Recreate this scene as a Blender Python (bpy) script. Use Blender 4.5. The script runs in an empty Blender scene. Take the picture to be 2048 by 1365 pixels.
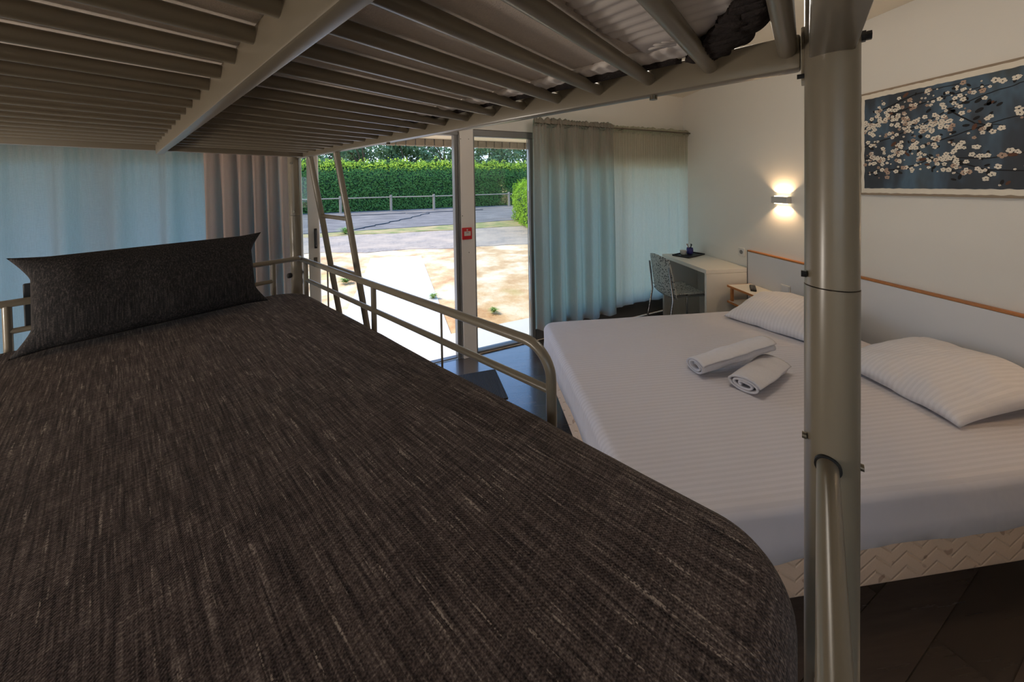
import bpy, bmesh, math, random
from math import sin, cos, pi, radians, sqrt, atan2
from mathutils import Vector, Matrix, noise
random.seed(7)
C = bpy.context.scene.collection
S = bpy.context.scene

# ------------------------------------------------------------------ camera
CAMH = 1.6
FPX, CYPX, ROLL, PITCH, YAWW = 686.414, 383.1, 0.016878, 0.019694, -0.109177
cp, sp, cr, sr = cos(PITCH), sin(PITCH), cos(ROLL), sin(ROLL)
fwd = Vector((0, cp, -sp)); rt = Vector((1, 0, 0)); dn = fwd.cross(rt)
right = cr*rt + sr*dn; down = -sr*rt + cr*dn
ROTW = Matrix.Rotation(YAWW, 3, 'Z')
right, down, fwd = ROTW @ right, ROTW @ down, ROTW @ fwd
cam = bpy.data.cameras.new('camera'); co = bpy.data.objects.new('camera', cam); C.objects.link(co)
M = Matrix((right, -down, -fwd)).transposed().to_4x4(); M.translation = (0, 0, CAMH)
co.matrix_world = M
cam.sensor_fit = 'HORIZONTAL'; cam.sensor_width = 36; cam.lens = FPX/2048*36
cam.shift_y = (CYPX-682.5)/2048; cam.clip_start = 0.02; cam.clip_end = 300
S.camera = co

# ------------------------------------------------------------------ sky, sun, exposure
S.view_settings.view_transform = 'Standard'; S.view_settings.look = 'None'
S.view_settings.gamma = 1; S.view_settings.exposure = 0.65
S.view_settings.use_curve_mapping = False
w = bpy.data.worlds.new('world'); S.world = w; w.use_nodes = True
nt = w.node_tree; nt.nodes.clear()
out = nt.nodes.new('ShaderNodeOutputWorld'); bg = nt.nodes.new('ShaderNodeBackground')
tc = nt.nodes.new('ShaderNodeTexCoord'); sx = nt.nodes.new('ShaderNodeSeparateXYZ'); rp = nt.nodes.new('ShaderNodeValToRGB')
nt.links.new(tc.outputs['Generated'], sx.inputs[0]); nt.links.new(sx.outputs['Z'], rp.inputs[0])
rp.color_ramp.elements[0].position = 0.0; rp.color_ramp.elements[0].color = (0.70, 0.84, 1.0, 1)
rp.color_ramp.elements[1].position = 0.6; rp.color_ramp.elements[1].color = (0.20, 0.45, 1.0, 1)
nt.links.new(rp.outputs[0], bg.inputs[0]); bg.inputs[1].default_value = 1.7
nt.links.new(bg.outputs[0], out.inputs[0])
sun = bpy.data.lights.new('sun', 'SUN'); sun.energy = 3.5; sun.angle = 0.01; sun.color = (1.0, 0.90, 0.76)
so = bpy.data.objects.new('sun', sun); C.objects.link(so)
so.rotation_euler = Vector((-0.6, 0.15, 0.79)).to_track_quat('Z', 'Y').to_euler()

# ------------------------------------------------------------------ material helpers
def lin(c):
    return tuple(((x/255)/12.92 if x/255 <= .04045 else ((x/255+.055)/1.055)**2.4) for x in c) + (1,)
class NT:
    def __init__(s, name):
        s.m = bpy.data.materials.new(name); s.m.use_nodes = True; s.t = s.m.node_tree; s.t.nodes.clear()
        s.out = s.t.nodes.new('ShaderNodeOutputMaterial')
    def n(s, typ, ins=None, **kw):
        nd = s.t.nodes.new('ShaderNode'+typ)
        for k, v in kw.items(): setattr(nd, k, v)
        for k, v in (ins or {}).items():
            if isinstance(v, bpy.types.NodeSocket): s.t.links.new(v, nd.inputs[k])
            else: nd.inputs[k].default_value = v
        return nd
    def link(s, a, b): s.t.links.new(a, b)
    def math(s, op, a, b=0.0, c=0.0):
        return s.n('Math', {0: a, 1: b, 2: c}, operation=op).outputs[0]
    def coord(s, kind='Object', scale=(1, 1, 1), rot=(0, 0, 0)):
        t = s.n('TexCoord'); mp = s.n('Mapping', {'Vector': t.outputs[kind], 'Scale': scale, 'Rotation': rot}); return mp.outputs[0]
    def noise(s, vec, scale, detail=2.0, rough=.5):
        return s.n('TexNoise', {'Vector': vec, 'Scale': scale, 'Detail': detail, 'Roughness': rough}).outputs['Fac']
    def ramp(s, fac, stops):
        r = s.n('ValToRGB', {0: fac}); el = r.color_ramp.elements
        while len(el) < len(stops): el.new(0.5)
        for i, (p, c) in enumerate(stops): el[i].position = p; el[i].color = c if len(c) == 4 else (*c, 1)
        return r.outputs[0]
    def mix(s, f, a, b, mode='MIX'):
        nd = s.n('Mix', data_type='RGBA', blend_type=mode)
        for i, v in ((0, f), (6, a), (7, b)):
            if isinstance(v, bpy.types.NodeSocket): s.t.links.new(v, nd.inputs[i])
            else: nd.inputs[i].default_value = v
        return nd.outputs[2]
    def bump(s, h, strength=.3, dist=.01):
        return s.n('Bump', {'Height': h, 'Strength': strength, 'Distance': dist}).outputs[0]
    def principled(s, **ins):
        p = s.n('BsdfPrincipled', {k.replace('_', ' '): v for k, v in ins.items()}); s.link(p.outputs[0], s.out.inputs[0]); return p
def plain(name, rgb, rough=.5, metal=0.0, var=.06, nscale=8, bump=0.0, bscale=60, spec=.5):
    t = NT(name); v = t.coord()
    c = lin(rgb) if max(rgb) > 1 else (*rgb, 1)
    nz = t.noise(v, nscale, 3)
    col = t.mix(nz, tuple(x*(1-var) for x in c[:3])+(1,), tuple(min(1, x*(1+var)) for x in c[:3])+(1,))
    kw = dict(Base_Color=col, Roughness=rough, Metallic=metal)
    if bump: kw['Normal'] = t.bump(t.noise(v, bscale, 2), bump, .002)
    p = t.principled(**kw); p.inputs['Specular IOR Level'].default_value = spec
    return t.m

MAT = {}
MAT['bunk'] = plain('beige_lacquered_metal', (124, 114, 98), .28, var=.04, spec=.5)
MAT['black'] = plain('black_plastic', (26, 26, 28), .45)
MAT['steel'] = plain('zinc_steel', (120, 112, 98), .35, .8)
MAT['chrome'] = plain('chrome', (200, 200, 202), .12, 1.0, var=.02)
MAT['wall'] = plain('off_white_wall_paint', (226, 221, 213), .85, var=.02, nscale=3, bump=.15, bscale=180, spec=.2)
MAT['ceil'] = plain('ceiling_paint', (222, 214, 200), .9, var=.02, spec=.2)
MAT['frame'] = plain('white_aluminium_frame', (226, 218, 210), .4, var=.03)
MAT['frame_dark'] = plain('grey_frame_profile', (120, 118, 116), .4, var=.03)
MAT['lamin'] = plain('white_laminate', (222, 216, 206), .4, var=.02)
MAT['wood'] = plain('orange_wood_edge', (176, 112, 58), .4, var=.2, nscale=40)
MAT['headb'] = plain('white_headboard_laminate', (214, 212, 212), .45, var=.02)
MAT['red'] = plain('red_plastic', (196, 28, 30), .35)
MAT['label'] = plain('pale_label', (206, 190, 180), .6)
MAT['white_plastic'] = plain('white_plastic', (214, 210, 204), .4)
MAT['lampbody'] = plain('satin_grey_lamp_body', (186, 182, 178), .4)
MAT['towel'] = plain('white_terry_towel', (212, 207, 209), .95, var=.05, nscale=60, bump=.9, bscale=420, spec=.1)
MAT['skirt'] = plain('dark_grey_panel', (92, 90, 88), .6)
MAT['eave'] = plain('cream_soffit', (226, 214, 188), .8, var=.03)
MAT['tile'] = plain('weathered_tile', (150, 138, 122), .9, var=.35, nscale=14)
MAT['blue'] = plain('blue_purple_ceramic', (66, 62, 128), .3)
MAT['brownboard'] = plain('taupe_art_board', (150, 132, 112), .8, var=.04)
MAT['cream'] = plain('cream_torn_paper', (226, 216, 200), .9, var=.08, nscale=30)
MAT['petal'] = plain('ivory_petal_paint', (226, 216, 200), .8, var=.25, nscale=25)
MAT['petal_b'] = plain('beige_petal_paint', (176, 150, 132), .8, var=.25, nscale=25)
MAT['twig'] = plain('dark_twig_paint', (22, 20, 22), .8)
MAT['rust'] = plain('rust_paint', (92, 60, 44), .8, var=.3, nscale=20)
MAT['matress'] = plain('grey_beige_mattress_ticking', (228, 214, 200), .9, var=.1, nscale=220, bump=.4, bscale=500, spec=.1)
MAT['fencewood'] = plain('weathered_fence_wood', (150, 136, 116), .9, var=.15, nscale=10)
MAT['trunk'] = plain('bark', (84, 72, 58), .95, var=.3)
MAT['path'] = plain('pale_concrete', (206, 201, 192), .9, var=.05, nscale=2)
MAT['weed'] = plain('weed_leaf', (128, 152, 70), .8, var=.3)

def m_sheet(name, rgb, pitch, axis):
    t = NT(name); v = t.coord(); sp_ = t.n('SeparateXYZ', {0: v})
    a = t.math('MULTIPLY', sp_.outputs[axis], 2*pi/pitch)
    st = t.math('SINE', a); f = t.n('MapRange', {0: st, 1: -.25, 2: .25}).outputs[0]
    c = lin(rgb); col = t.mix(f, tuple(x*.935 for x in c[:3])+(1,), c)
    wr = t.noise(t.coord(scale=(1, 1.6, 1)), 5.5, 3)
    h = t.math('ADD', t.math('MULTIPLY', f, .05), t.math('MULTIPLY', wr, 1.8))
    r = t.n('MapRange', {0: f, 3: .75, 4: .5}).outputs[0]
    p = t.principled(Base_Color=col, Roughness=r, Normal=t.bump(h, .5, .012)); p.inputs['Specular IOR Level'].default_value = .25
    p.inputs['Sheen Weight'].default_value = .15
    return t.m
MAT['sheet'] = m_sheet('white_striped_sheet', (206, 200, 204), .022, 1)
MAT['pillowcase'] = m_sheet('white_striped_pillowcase', (214, 209, 211), .020, 1)
MAT['fitted'] = plain('white_fitted_sheet', (222, 212, 204), .85, var=.04)

def m_spread():
    t = NT('dark_woven_bedspread')
    along = t.coord(scale=(1, .035, 1)); across = t.coord(scale=(.06, 1, 1))
    n1 = t.noise(along, 260, 2.5, .6); n2 = t.noise(across, 300, 2.5, .6)
    n3 = t.noise(t.coord(scale=(1, .05, 1)), 230, 1.5); n4 = t.noise(t.coord(), 420, 1)
    a = t.math('MULTIPLY', t.math('ADD', n1, t.math('MULTIPLY', n2, .55)), .645)
    a = t.math('ADD', t.math('MULTIPLY', a, .7), t.math('MULTIPLY', n4, .3))
    col = t.ramp(a, [(.36, lin((34, 29, 29))), (.48, lin((76, 66, 64))), (.57, lin((110, 98, 94))), (.68, lin((164, 152, 144)))])
    sl = t.ramp(n3, [(.64, (0, 0, 0)), (.72, (1, 1, 1))])
    bd = t.ramp(t.noise(t.coord(), 330, 1), [(.42, (0, 0, 0)), (.58, (1, 1, 1))])
    col = t.mix(t.math('MULTIPLY', t.math('MULTIPLY', sl, bd), .75), col, lin((196, 182, 170)))
    # fine weave relief
    sp_ = t.n('SeparateXYZ', {0: t.coord()})
    wx = t.math('SINE', t.math('MULTIPLY', sp_.outputs[0], 2*pi/.0050)); wy = t.math('SINE', t.math('MULTIPLY', sp_.outputs[1], 2*pi/.0050))
    h = t.math('ADD', t.math('MULTIPLY', t.math('MULTIPLY', wx, wy), .35), t.math('MULTIPLY', a, 1.6))
    p = t.principled(Base_Color=col, Roughness=.95, Normal=t.bump(h, .7, .003)); p.inputs['Specular IOR Level'].default_value = .12
    p.inputs['Sheen Weight'].default_value = .08
    return t.m
MAT['spread'] = m_spread()
MAT['throw'] = plain('dark_knit_throw', (52, 46, 44), .95, var=.5, nscale=180, bump=1.0, bscale=260, spec=.1)

def m_cushion():
    t = NT('charcoal_cushion_fabric'); n1 = t.noise(t.coord(scale=(1, 1, .05)), 280, 2, .6); n2 = t.noise(t.coord(), 300, 1.5, .5)
    a = t.math('ADD', t.math('MULTIPLY', n1, .65), t.math('MULTIPLY', n2, .35))
    col = t.ramp(a, [(.36, lin((34, 33, 33))), (.52, lin((50, 47, 47))), (.66, lin((78, 72, 69)))])
    p = t.principled(Base_Color=col, Roughness=.95, Normal=t.bump(a, .5, .002)); p.inputs['Specular IOR Level'].default_value = .1
    return t.m
MAT['cushion'] = m_cushion()

def m_curtain(name, face, trans, k=.68):  # trans colour has the blue-green of the daylight behind put in
    t = NT(name)
    n1 = t.noise(t.coord(scale=(1, 1, .04)), 420, 2); n2 = t.noise(t.coord(scale=(.05, 1, 1)), 420, 2)
    f = t.math('MULTIPLY', t.math('ADD', n1, n2), .5)
    ca = t.mix(f, tuple(x*.75 for x in lin(face)[:3])+(1,), tuple(min(1, x*1.2) for x in lin(face)[:3])+(1,))
    cb = t.mix(f, tuple(x*.72 for x in lin(trans)[:3])+(1,), tuple(min(1, x*1.2) for x in lin(trans)[:3])+(1,))
    d = t.n('BsdfDiffuse', {'Color': ca}); tr = t.n('BsdfTranslucent', {'Color': cb})
    mx = t.n('MixShader', {0: k, 1: d.outputs[0], 2: tr.outputs[0]}); t.link(mx.outputs[0], t.out.inputs[0])
    return t.m
MAT['curtain'] = m_curtain('daylit_blue_curtain', (170, 148, 136), (146, 192, 204))
MAT['curtain_fold'] = m_curtain('taupe_gathered_curtain', (190, 160, 146), (140, 184, 190), .42)
MAT['curtain_left'] = m_curtain('daylit_taupe_green_curtain', (190, 160, 146), (160, 202, 196), .60)
MAT['curtain_pale'] = m_curtain('daylit_pale_green_curtain', (212, 182, 166), (214, 240, 222), .62)

def m_floor():
    t = NT('dark_oak_planks'); v = t.coord(rot=(0, 0, -radians(18.98)))
    b = t.n('TexBrick', {'Vector': v, 'Scale': 1.0, 'Brick Width': 1.2, 'Row Height': .145, 'Mortar Size': .0016, 'Color1': lin((100, 87, 79)), 'Color2': lin((78, 69, 63)), 'Mortar': lin((40, 35, 33))})
    g = t.noise(t.coord(scale=(1, 14, 1), rot=(0, 0, -radians(18.98))), 3, 5, .6)
    col = t.mix(t.math('MULTIPLY', g, .75), b.outputs[0], lin((50, 43, 39)))
    p = t.principled(Base_Color=col, Roughness=t.n('MapRange', {0: g, 3: .16, 4: .34}).outputs[0], Normal=t.bump(t.math('SUBTRACT', g, b.outputs['Fac']), 0.05, .002)); p.inputs['Specular IOR Level'].default_value = .9; p.inputs['Coat Weight'].default_value = .7; p.inputs['Coat Roughness'].default_value = .12; p.inputs['Coat IOR'].default_value = 1.7
    return t.m
MAT['floor'] = m_floor()

def m_ground():
    t = NT('dry_lawn'); v = t.coord()
    a = t.noise(v, 1.3, 6, .65); f = t.noise(v, 22, 4, .7); g = t.noise(v, .55, 3)
    col = t.ramp(a, [(.34, lin((178, 128, 80))), (.48, lin((216, 178, 128))), (.62, lin((240, 218, 184)))])
    col = t.mix(t.math('MULTIPLY', f, .5), col, lin((168, 124, 78)))
    gm = t.ramp(g, [(.60, (0, 0, 0)), (.70, (1, 1, 1))])
    col = t.mix(t.math('MULTIPLY', t.math('MULTIPLY', gm, f), 1.1), col, lin((150, 160, 72)))
    t.principled(Base_Color=col, Roughness=.95, Normal=t.bump(f, .6, .02)); return t.m
MAT['ground'] = m_ground()
def m_gravel(name, c1, c2, c3):
    t = NT(name); v = t.coord(); a = t.noise(v, 14, 5, .8); b = t.ramp(t.noise(v, .9, 6, .7), [(.38, (0, 0, 0)), (.62, (1, 1, 1))])
    col = t.mix(b, t.ramp(a, [(.3, lin(c1)), (.6, lin(c2))]), lin(c3))
    t.principled(Base_Color=col, Roughness=.95, Normal=t.bump(a, .6, .02)); return t.m
MAT['gravel'] = m_gravel('grey_gravel', (102, 90, 78), (160, 143, 125), (176, 153, 128))
def m_bank():
    t = NT('grey_weed_membrane'); a = t.noise(t.coord(scale=(.5, 1.6, 1)), 1.6, 6, .7); f = t.noise(t.coord(), 16, 4, .8)
    col = t.ramp(a, [(.35, lin((88, 79, 70))), (.5, lin((122, 111, 99))), (.66, lin((152, 139, 124)))])
    t.principled(Base_Color=t.mix(t.math('MULTIPLY', f, .6), col, lin((96, 92, 90))), Roughness=.95, Normal=t.bump(f, .7, .05)); return t.m
MAT['geotext'] = m_bank()
def m_verge():
    t = NT('dry_grass_verge'); v = t.coord(scale=(.6, 1, 1)); a = t.noise(v, 2.2, 5, .7); f = t.noise(v, 30, 3, .7)
    col = t.ramp(a, [(.38, lin((112, 124, 56))), (.5, lin((158, 144, 88))), (.62, lin((190, 158, 108)))])
    t.principled(Base_Color=t.mix(t.math('MULTIPLY', f, .5), col, lin((120, 108, 62))), Roughness=.95, Normal=t.bump(f, .7, .03)); return t.m
MAT['verge'] = m_verge()

def m_leaf(name, c1, c2, tr):
    t = NT(name); v = t.coord(); f = t.noise(v, 3.0, 3, .7)
    col = t.mix(f, lin(c1), lin(c2))
    d = t.n('BsdfDiffuse', {'Color': col}); l = t.n('BsdfTranslucent', {'Color': col})
    mx = t.n('MixShader', {0: tr, 1: d.outputs[0], 2: l.outputs[0]}); t.link(mx.outputs[0], t.out.inputs[0]); return t.m
MAT['hedge'] = m_leaf('hedge_leaf', (54, 94, 50), (104, 140, 72), .2)
MAT['hedge_core'] = plain('hedge_shadow_core', (34, 62, 30), .95, var=.3)  # dark core: shade between the leaves put into its colour
MAT['bush'] = m_leaf('bush_leaf', (112, 152, 40), (168, 196, 70), .3)
MAT['tree'] = m_leaf('tree_leaf', (70, 100, 72), (124, 146, 104), .3)
MAT['sunlit_shoot'] = m_leaf('hedge_sunlit_tips', (168, 196, 66), (206, 220, 92), .5)  # sunlit yellow-green of the hedge top put into the leaf colour

def m_base():
    t = NT('beige_quilted_base'); s3 = t.n('SeparateXYZ', {0: t.coord()})
    hor = t.math('ADD', s3.outputs[0], s3.outputs[1])
    tri = t.math('PINGPONG', hor, .06)
    q = t.math('ADD', s3.outputs[2], t.math('MULTIPLY', tri, .7))
    l = t.math('ABSOLUTE', t.math('SUBTRACT', t.math('FRACT', t.math('MULTIPLY', q, 1/.05)), .5))
    g = t.n('MapRange', {0: l, 1: 0, 2: .14}).outputs[0]
    nz = t.noise(t.coord(), 160, 2)
    col = t.mix(t.math('MULTIPLY', nz, .3), lin((206, 180, 156)), lin((170, 140, 114)))
    mk = t.ramp(t.noise(t.coord(scale=(1, 1, 1), rot=(0, .7, 0)), 22, 1), [(.66, (0, 0, 0)), (.7, (1, 1, 1))])
    col = t.mix(t.math('MULTIPLY', mk, .5), col, lin((110, 74, 56)))
    t.principled(Base_Color=col, Roughness=.9, Normal=t.bump(g, .6, .006)); return t.m
MAT['base'] = m_base()

def m_speckle():
    t = NT('black_white_speckled_plastic'); v = t.n('TexVoronoi', {'Vector': t.coord(), 'Scale': 48.0}).outputs['Distance']
    col = t.ramp(v, [(.30, lin((28, 30, 32))), (.42, lin((176, 176, 170)))])
    t.principled(Base_Color=col, Roughness=.35); return t.m
MAT['speckle'] = m_speckle()

def m_paint():
    t = NT('dark_blue_grey_painting'); a = t.noise(t.coord(scale=(1, 1, .35)), 3.2, 4, .6); b = t.noise(t.coord(scale=(1, 1, .1)), 9, 3)
    col = t.ramp(a, [(.32, lin((52, 52, 52))), (.45, lin((62, 70, 80))), (.54, lin((84, 108, 128))), (.66, lin((70, 72, 66)))])
    col = t.mix(t.math('MULTIPLY', b, .5), col, lin((34, 38, 46)))
    t.principled(Base_Color=col, Roughness=.7); return t.m
MAT['paint'] = m_paint()

def m_glass():
    t = NT('window_glass'); fr = t.n('Fresnel', {'IOR': 1.45}); g = t.n('BsdfGlossy', {'Roughness': 0.0}); tr = t.n('BsdfTransparent', {'Color': (.93, .96, .95, 1)})
    mx = t.n('MixShader', {0: fr.outputs[0], 1: tr.outputs[0], 2: g.outputs[0]}); t.link(mx.outputs[0], t.out.inputs[0]); return t.m
MAT['glass'] = m_glass()
def m_mat():
    t = NT('grey_ribbed_door_mat'); s3 = t.n('SeparateXYZ', {0: t.coord()})
    f = t.math('SINE', t.math('MULTIPLY', s3.outputs[0], 2*pi/.012)); g = t.n('MapRange', {0: f, 1: -1, 2: 1}).outputs[0]
    t.principled(Base_Color=t.mix(g, lin((26, 26, 28)), lin((74, 74, 76))), Roughness=.9, Normal=t.bump(g, .6, .004)); return t.m
MAT['doormat'] = m_mat()
def m_emit(name, col, s):
    t = NT(name); e = t.n('Emission', {'Color': (*col, 1), 'Strength': s}); t.link(e.outputs[0], t.out.inputs[0]); return t.m
MAT['led'] = m_emit('warm_led', (1.0, .80, .5), 9.0)
MAT['diffuser'] = m_emit('added_ceiling_diffuser', (1.0, .84, .64), 3.0)

# ------------------------------------------------------------------ mesh helpers
class MB:
    """collects shapes and links them as one mesh object"""
    def __init__(s): s.v = []; s.f = []; s.mi = []; s.cur = 0
    def add(s, verts, faces):
        o = len(s.v); s.v += [tuple(p) for p in verts]; s.f += [tuple(i+o for i in f) for f in faces]; s.mi += [s.cur]*len(faces); return s
    def bm(s, b):
        b.verts.ensure_lookup_table(); b.verts.index_update()
        s.add([v.co for v in b.verts], [[v.index for v in f.verts] for f in b.faces]); b.free(); return s
    def box(s, lo, hi, bev=0.0, seg=2, mat=None):
        b = bmesh.new(); bmesh.ops.create_cube(b, size=1)
        c = [(lo[i]+hi[i])/2 for i in range(3)]; d = [abs(hi[i]-lo[i]) for i in range(3)]
        for v in b.verts: v.co = Vector((c[i]+v.co[i]*d[i] for i in range(3)))
        if bev: bmesh.ops.bevel(b, geom=b.edges[:], offset=min(bev, min(d)*.49), segments=seg, affect='EDGES', profile=.5)
        if mat: b.transform(mat)
        return s.bm(b)
    def tube(s, pts, r, seg=14, cap=True):
        pts = [Vector(p) for p in pts]; n = len(pts); rr = r if isinstance(r, (list, tuple)) else [r]*n
        tans = []
        for i in range(n):
            a = pts[min(i+1, n-1)]-pts[max(i-1, 0)]; tans.append(a.normalized())
        up = Vector((0, 0, 1)) if abs(tans[0].z) < .9 else Vector((1, 0, 0))
        x = tans[0].cross(up).normalized(); vs = []; fs = []
        for i in range(n):
            x = (x-tans[i]*x.dot(tans[i])).normalized(); y = tans[i].cross(x)
            for k in range(seg):
                t = 2*pi*k/seg; vs.append(pts[i]+rr[i]*(cos(t)*x+sin(t)*y))
        for i in range(n-1):
            for k in range(seg):
                a = i*seg+k; b_ = i*seg+(k+1) % seg; fs.append((a, b_, b_+seg, a+seg))
        if cap: fs.append(tuple(range(seg))[::-1]); fs.append(tuple((n-1)*seg+k for k in range(seg)))
        return s.add(vs, fs)
    def lathe(s, prof, seg=24, org=(0, 0, 0)):
        vs = []; fs = []
        for r, z in prof:
            for k in range(seg): t = 2*pi*k/seg; vs.append((org[0]+r*cos(t), org[1]+r*sin(t), org[2]+z))
        for i in range(len(prof)-1):
            for k in range(seg):
                a = i*seg+k; b_ = i*seg+(k+1) % seg; fs.append((a, b_, b_+seg, a+seg))
        fs.append(tuple(range(seg))[::-1]); fs.append(tuple((len(prof)-1)*seg+k for k in range(seg)))
        return s.add(vs, fs)
    def grid(s, fn, nu, nv, closed=False):
        vs = []; fs = []
        for i in range(nu+1):
            for j in range(nv+1): vs.append(fn(i/nu, j/nv))
        W = nv+1
        for i in range(nu):
            for j in range(nv): a = i*W+j; fs.append((a, a+W, a+W+1, a+1))
        return s.add(vs, fs)
    def build(s, name, mat, parent=None, smooth=None, loc=None, rotz=0.0, solid=0.0, fix=True, sub=0):
        me = bpy.data.meshes.new(name); me.from_pydata(s.v, [], s.f)
        mats = mat if isinstance(mat, (list, tuple)) else [mat]
        for m in mats: me.materials.append(MAT[m] if isinstance(m, str) else m)
        if len(mats) > 1: me.polygons.foreach_set('material_index', s.mi)
        if fix:
            b = bmesh.new(); b.from_mesh(me); bmesh.ops.recalc_face_normals(b, faces=b.faces[:]); b.to_mesh(me); b.free()
        o = bpy.data.objects.new(name, me); C.objects.link(o)
        if parent: o.parent = parent
        if loc is not None: o.location = loc
        if rotz: o.rotation_euler = (0, 0, rotz)
        if smooth is not None:
            me.polygons.foreach_set('use_smooth', [True]*len(me.polygons))
            if smooth < 180: me.set_sharp_from_angle(angle=radians(smooth))
        if solid: md = o.modifiers.new('s', 'SOLIDIFY'); md.thickness = solid; md.offset = 0
        if sub: md = o.modifiers.new('u', 'SUBSURF'); md.levels = sub; md.render_levels = sub
        return o
def tag(o, label=None, cat=None, group=None, kind=None):
    if label: o['label'] = label
    if cat: o['category'] = cat
    if group: o['group'] = group
    if kind: o['kind'] = kind
    return o
def thing(name, label, cat, loc=(0, 0, 0), rotz=0.0, group=None):
    o = bpy.data.objects.new(name, None); C.objects.link(o); o.location = loc; o.rotation_euler = (0, 0, rotz); o.empty_display_size = .1
    return tag(o, label, cat, group)
def struct(o): o['kind'] = 'structure'; return o
def arc(c, r, a0, a1, n, ax, ay):
    c, ax, ay = Vector(c), Vector(ax), Vector(ay)
    return [c+r*(cos(a0+(a1-a0)*i/n)*ax+sin(a0+(a1-a0)*i/n)*ay) for i in range(n+1)]
def nz(x, y=0.0, z=0.0): return noise.noise(Vector((x, y, z)))

# ------------------------------------------------------------------ frames of reference
FX, FY, FA = -0.05, 3.22, 0.33132           # facade: origin and direction (local x along the glass, local y outward)
ce, se = cos(FA), sin(FA)
def fw(s_, o, z): return (FX+ce*s_-se*o, FY+se*s_+ce*o, z)
BX, BY, BA = -0.898, 1.924, radians(43.137)  # bunk bed: local x across, local y along
XW = 2.68; CEIL = 2.68

# ------------------------------------------------------------------ room shell
YB, XL = -1.9, -3.5
fyl = FY+se/ce*(XL-FX); fyr = FY+se/ce*(XW-FX)
def slab(poly, z0, z1):
    n = len(poly); m = MB()
    m.add([(x, y, z0) for x, y in poly]+[(x, y, z1) for x, y in poly],
          [tuple(range(n))[::-1], tuple(range(n, 2*n))]+[(i, (i+1) % n, (i+1) % n+n, i+n) for i in range(n)])
    return m
room = [(XL, YB), (XW, YB), (XW, fyr), (XL, fyl)]
struct(slab([(XL-.1, YB-.1), (XW+.1, YB-.1), (XW+.1, fyr), (XL-.1, fyl)], -.12, 0).build('floor', 'floor'))
struct(slab(room, CEIL, CEIL+.12).build('ceiling', 'ceil'))
struct(MB().box((XW, YB-.15, -.12), (XW+.15, fyr+.25, CEIL)).build('wall_right', 'wall'))
struct(MB().box((XL-.15, YB-.15, -.12), (XL, fyl+.05, CEIL)).build('wall_left', 'wall'))
WX0, WX1, WZ0, WZ1 = -1.7, .5, .70, 2.0
m = MB().box((XL, YB-.15, -.12), (WX0, YB, CEIL)).box((WX1, YB-.15, -.12), (XW, YB, CEIL)).box((WX0, YB-.15, -.12), (WX1, YB, WZ0)).box((WX0, YB-.15, WZ1), (WX1, YB, CEIL))
struct(m.build('wall_back', 'wall'))
wb = bpy.data.objects.new('added_back_window', None); C.objects.link(wb); wb.location = (0, YB-.075, 0); struct(wb)  # unseen window, added to bring more daylight into the room
m = MB()
for x in (WX0+.03, -.6, WX1-.03): m.box((x-.03, -.03, WZ0), (x+.03, .03, WZ1), .003)
m.box((WX0, -.03, WZ0), (WX1, .03, WZ0+.05), .003).box((WX0, -.03, WZ1-.05), (WX1, .03, WZ1), .003); m.build('window_frame', 'frame', wb)
MB().box((WX0+.06, -.004, WZ0+.05), (WX1-.06, .004, WZ1-.05)).build('pane', 'glass', wb)
sL = (XL-FX)/ce; sR = (XW-FX)/ce
def fac(m, name, mat, parent=None, **k): return m.build(name, mat, parent, loc=None if parent else (FX, FY, 0), rotz=0 if parent else FA, **k)
struct(fac(MB().box((sL, 0, 2.125), (sR, .2, CEIL)), 'wall_front', 'wall'))
# glazed front: head rail, post, mullion, sill, panes
def sframe(name):
    o = bpy.data.objects.new(name, None); C.objects.link(o); o.location = (FX, FY, 0); o.rotation_euler = (0, 0, FA); return struct(o)
t1 = sframe('trim_1')
MB().box((sL+.02, .0, 2.062), (sR-.02, .075, 2.122), .004).build('head_rail', 'frame_dark', t1)
p = sframe('trim_2')                       # wide post between door and window
MB().box((-.088, -.032, 0), (.040, .07, 2.122), .004).build('post_face', 'frame', p)
m = MB().box((-.138, -.012, 0), (-.122, .07, 2.062), .003); m.box((-.120, -.004, 0), (-.105, .075, 2.062), .002).box((-.103, -.018, 0), (-.0885, .07, 2.062), .003); m.build('door_stop_profile', 'frame_dark', p)
MB().box((.0405, -.02, 0), (.054, .07, 2.062), .003).build('glazing_bead', 'frame_dark', p)
for x, z in ((-.081, 2.025), (-.005, 2.026), (-.078, 1.322), (-.021, .981)):
    mm = MB(); mm.tube([(x, -.0295, z), (x, -.0345, z)], .0045, 10); mm.build('screw', 'steel', p)
MB().box((.054, .0, 0), (.645, .075, .022), .003).build('window_sill_rail', 'frame_dark', p)
# windows
def window(name, s0, s1, zb, mull=()):
    wd = sframe(name); m = MB(); b = .035
    m.box((s0, .02, zb), (s0+b, .06, 2.06), .003).box((s1-b, .02, zb), (s1, .06, 2.06), .003).box((s0+b, .02, 1.80), (s1-b, .06, 1.84), .003).box((s0+b, .02, zb), (s1-b, .06, zb+.03), .003)
    for x in mull: m.box((x-.025, .02, zb+.03), (x+.025, .06, 2.06), .003)
    m.build('window_frame', 'frame', wd)
    MB().box((s0+b, .036, zb+.03), (s1-b, .042, 1.80)).build('pane', 'glass', wd)
    MB().box((s0+b, .03, 1.84), (s1-b, .05, 2.06)).build('daylight_block_panel', 'frame', wd)  # unseen panel added to keep daylight off the curtain tops
    return wd
window('window_1', sL+.02, -1.34, .02, (-2.4,))
w2 = sframe('window_2'); MB().box((.056, .036, .022), (.645, .042, 2.06)).build('pane', 'glass', w2)
MB().box((.646, -.005, 0), (.685, .07, 2.06), .004).build('mullion', 'frame_dark', w2)
window('window_3', .69, sR-.02, .24, (1.75,))
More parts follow.
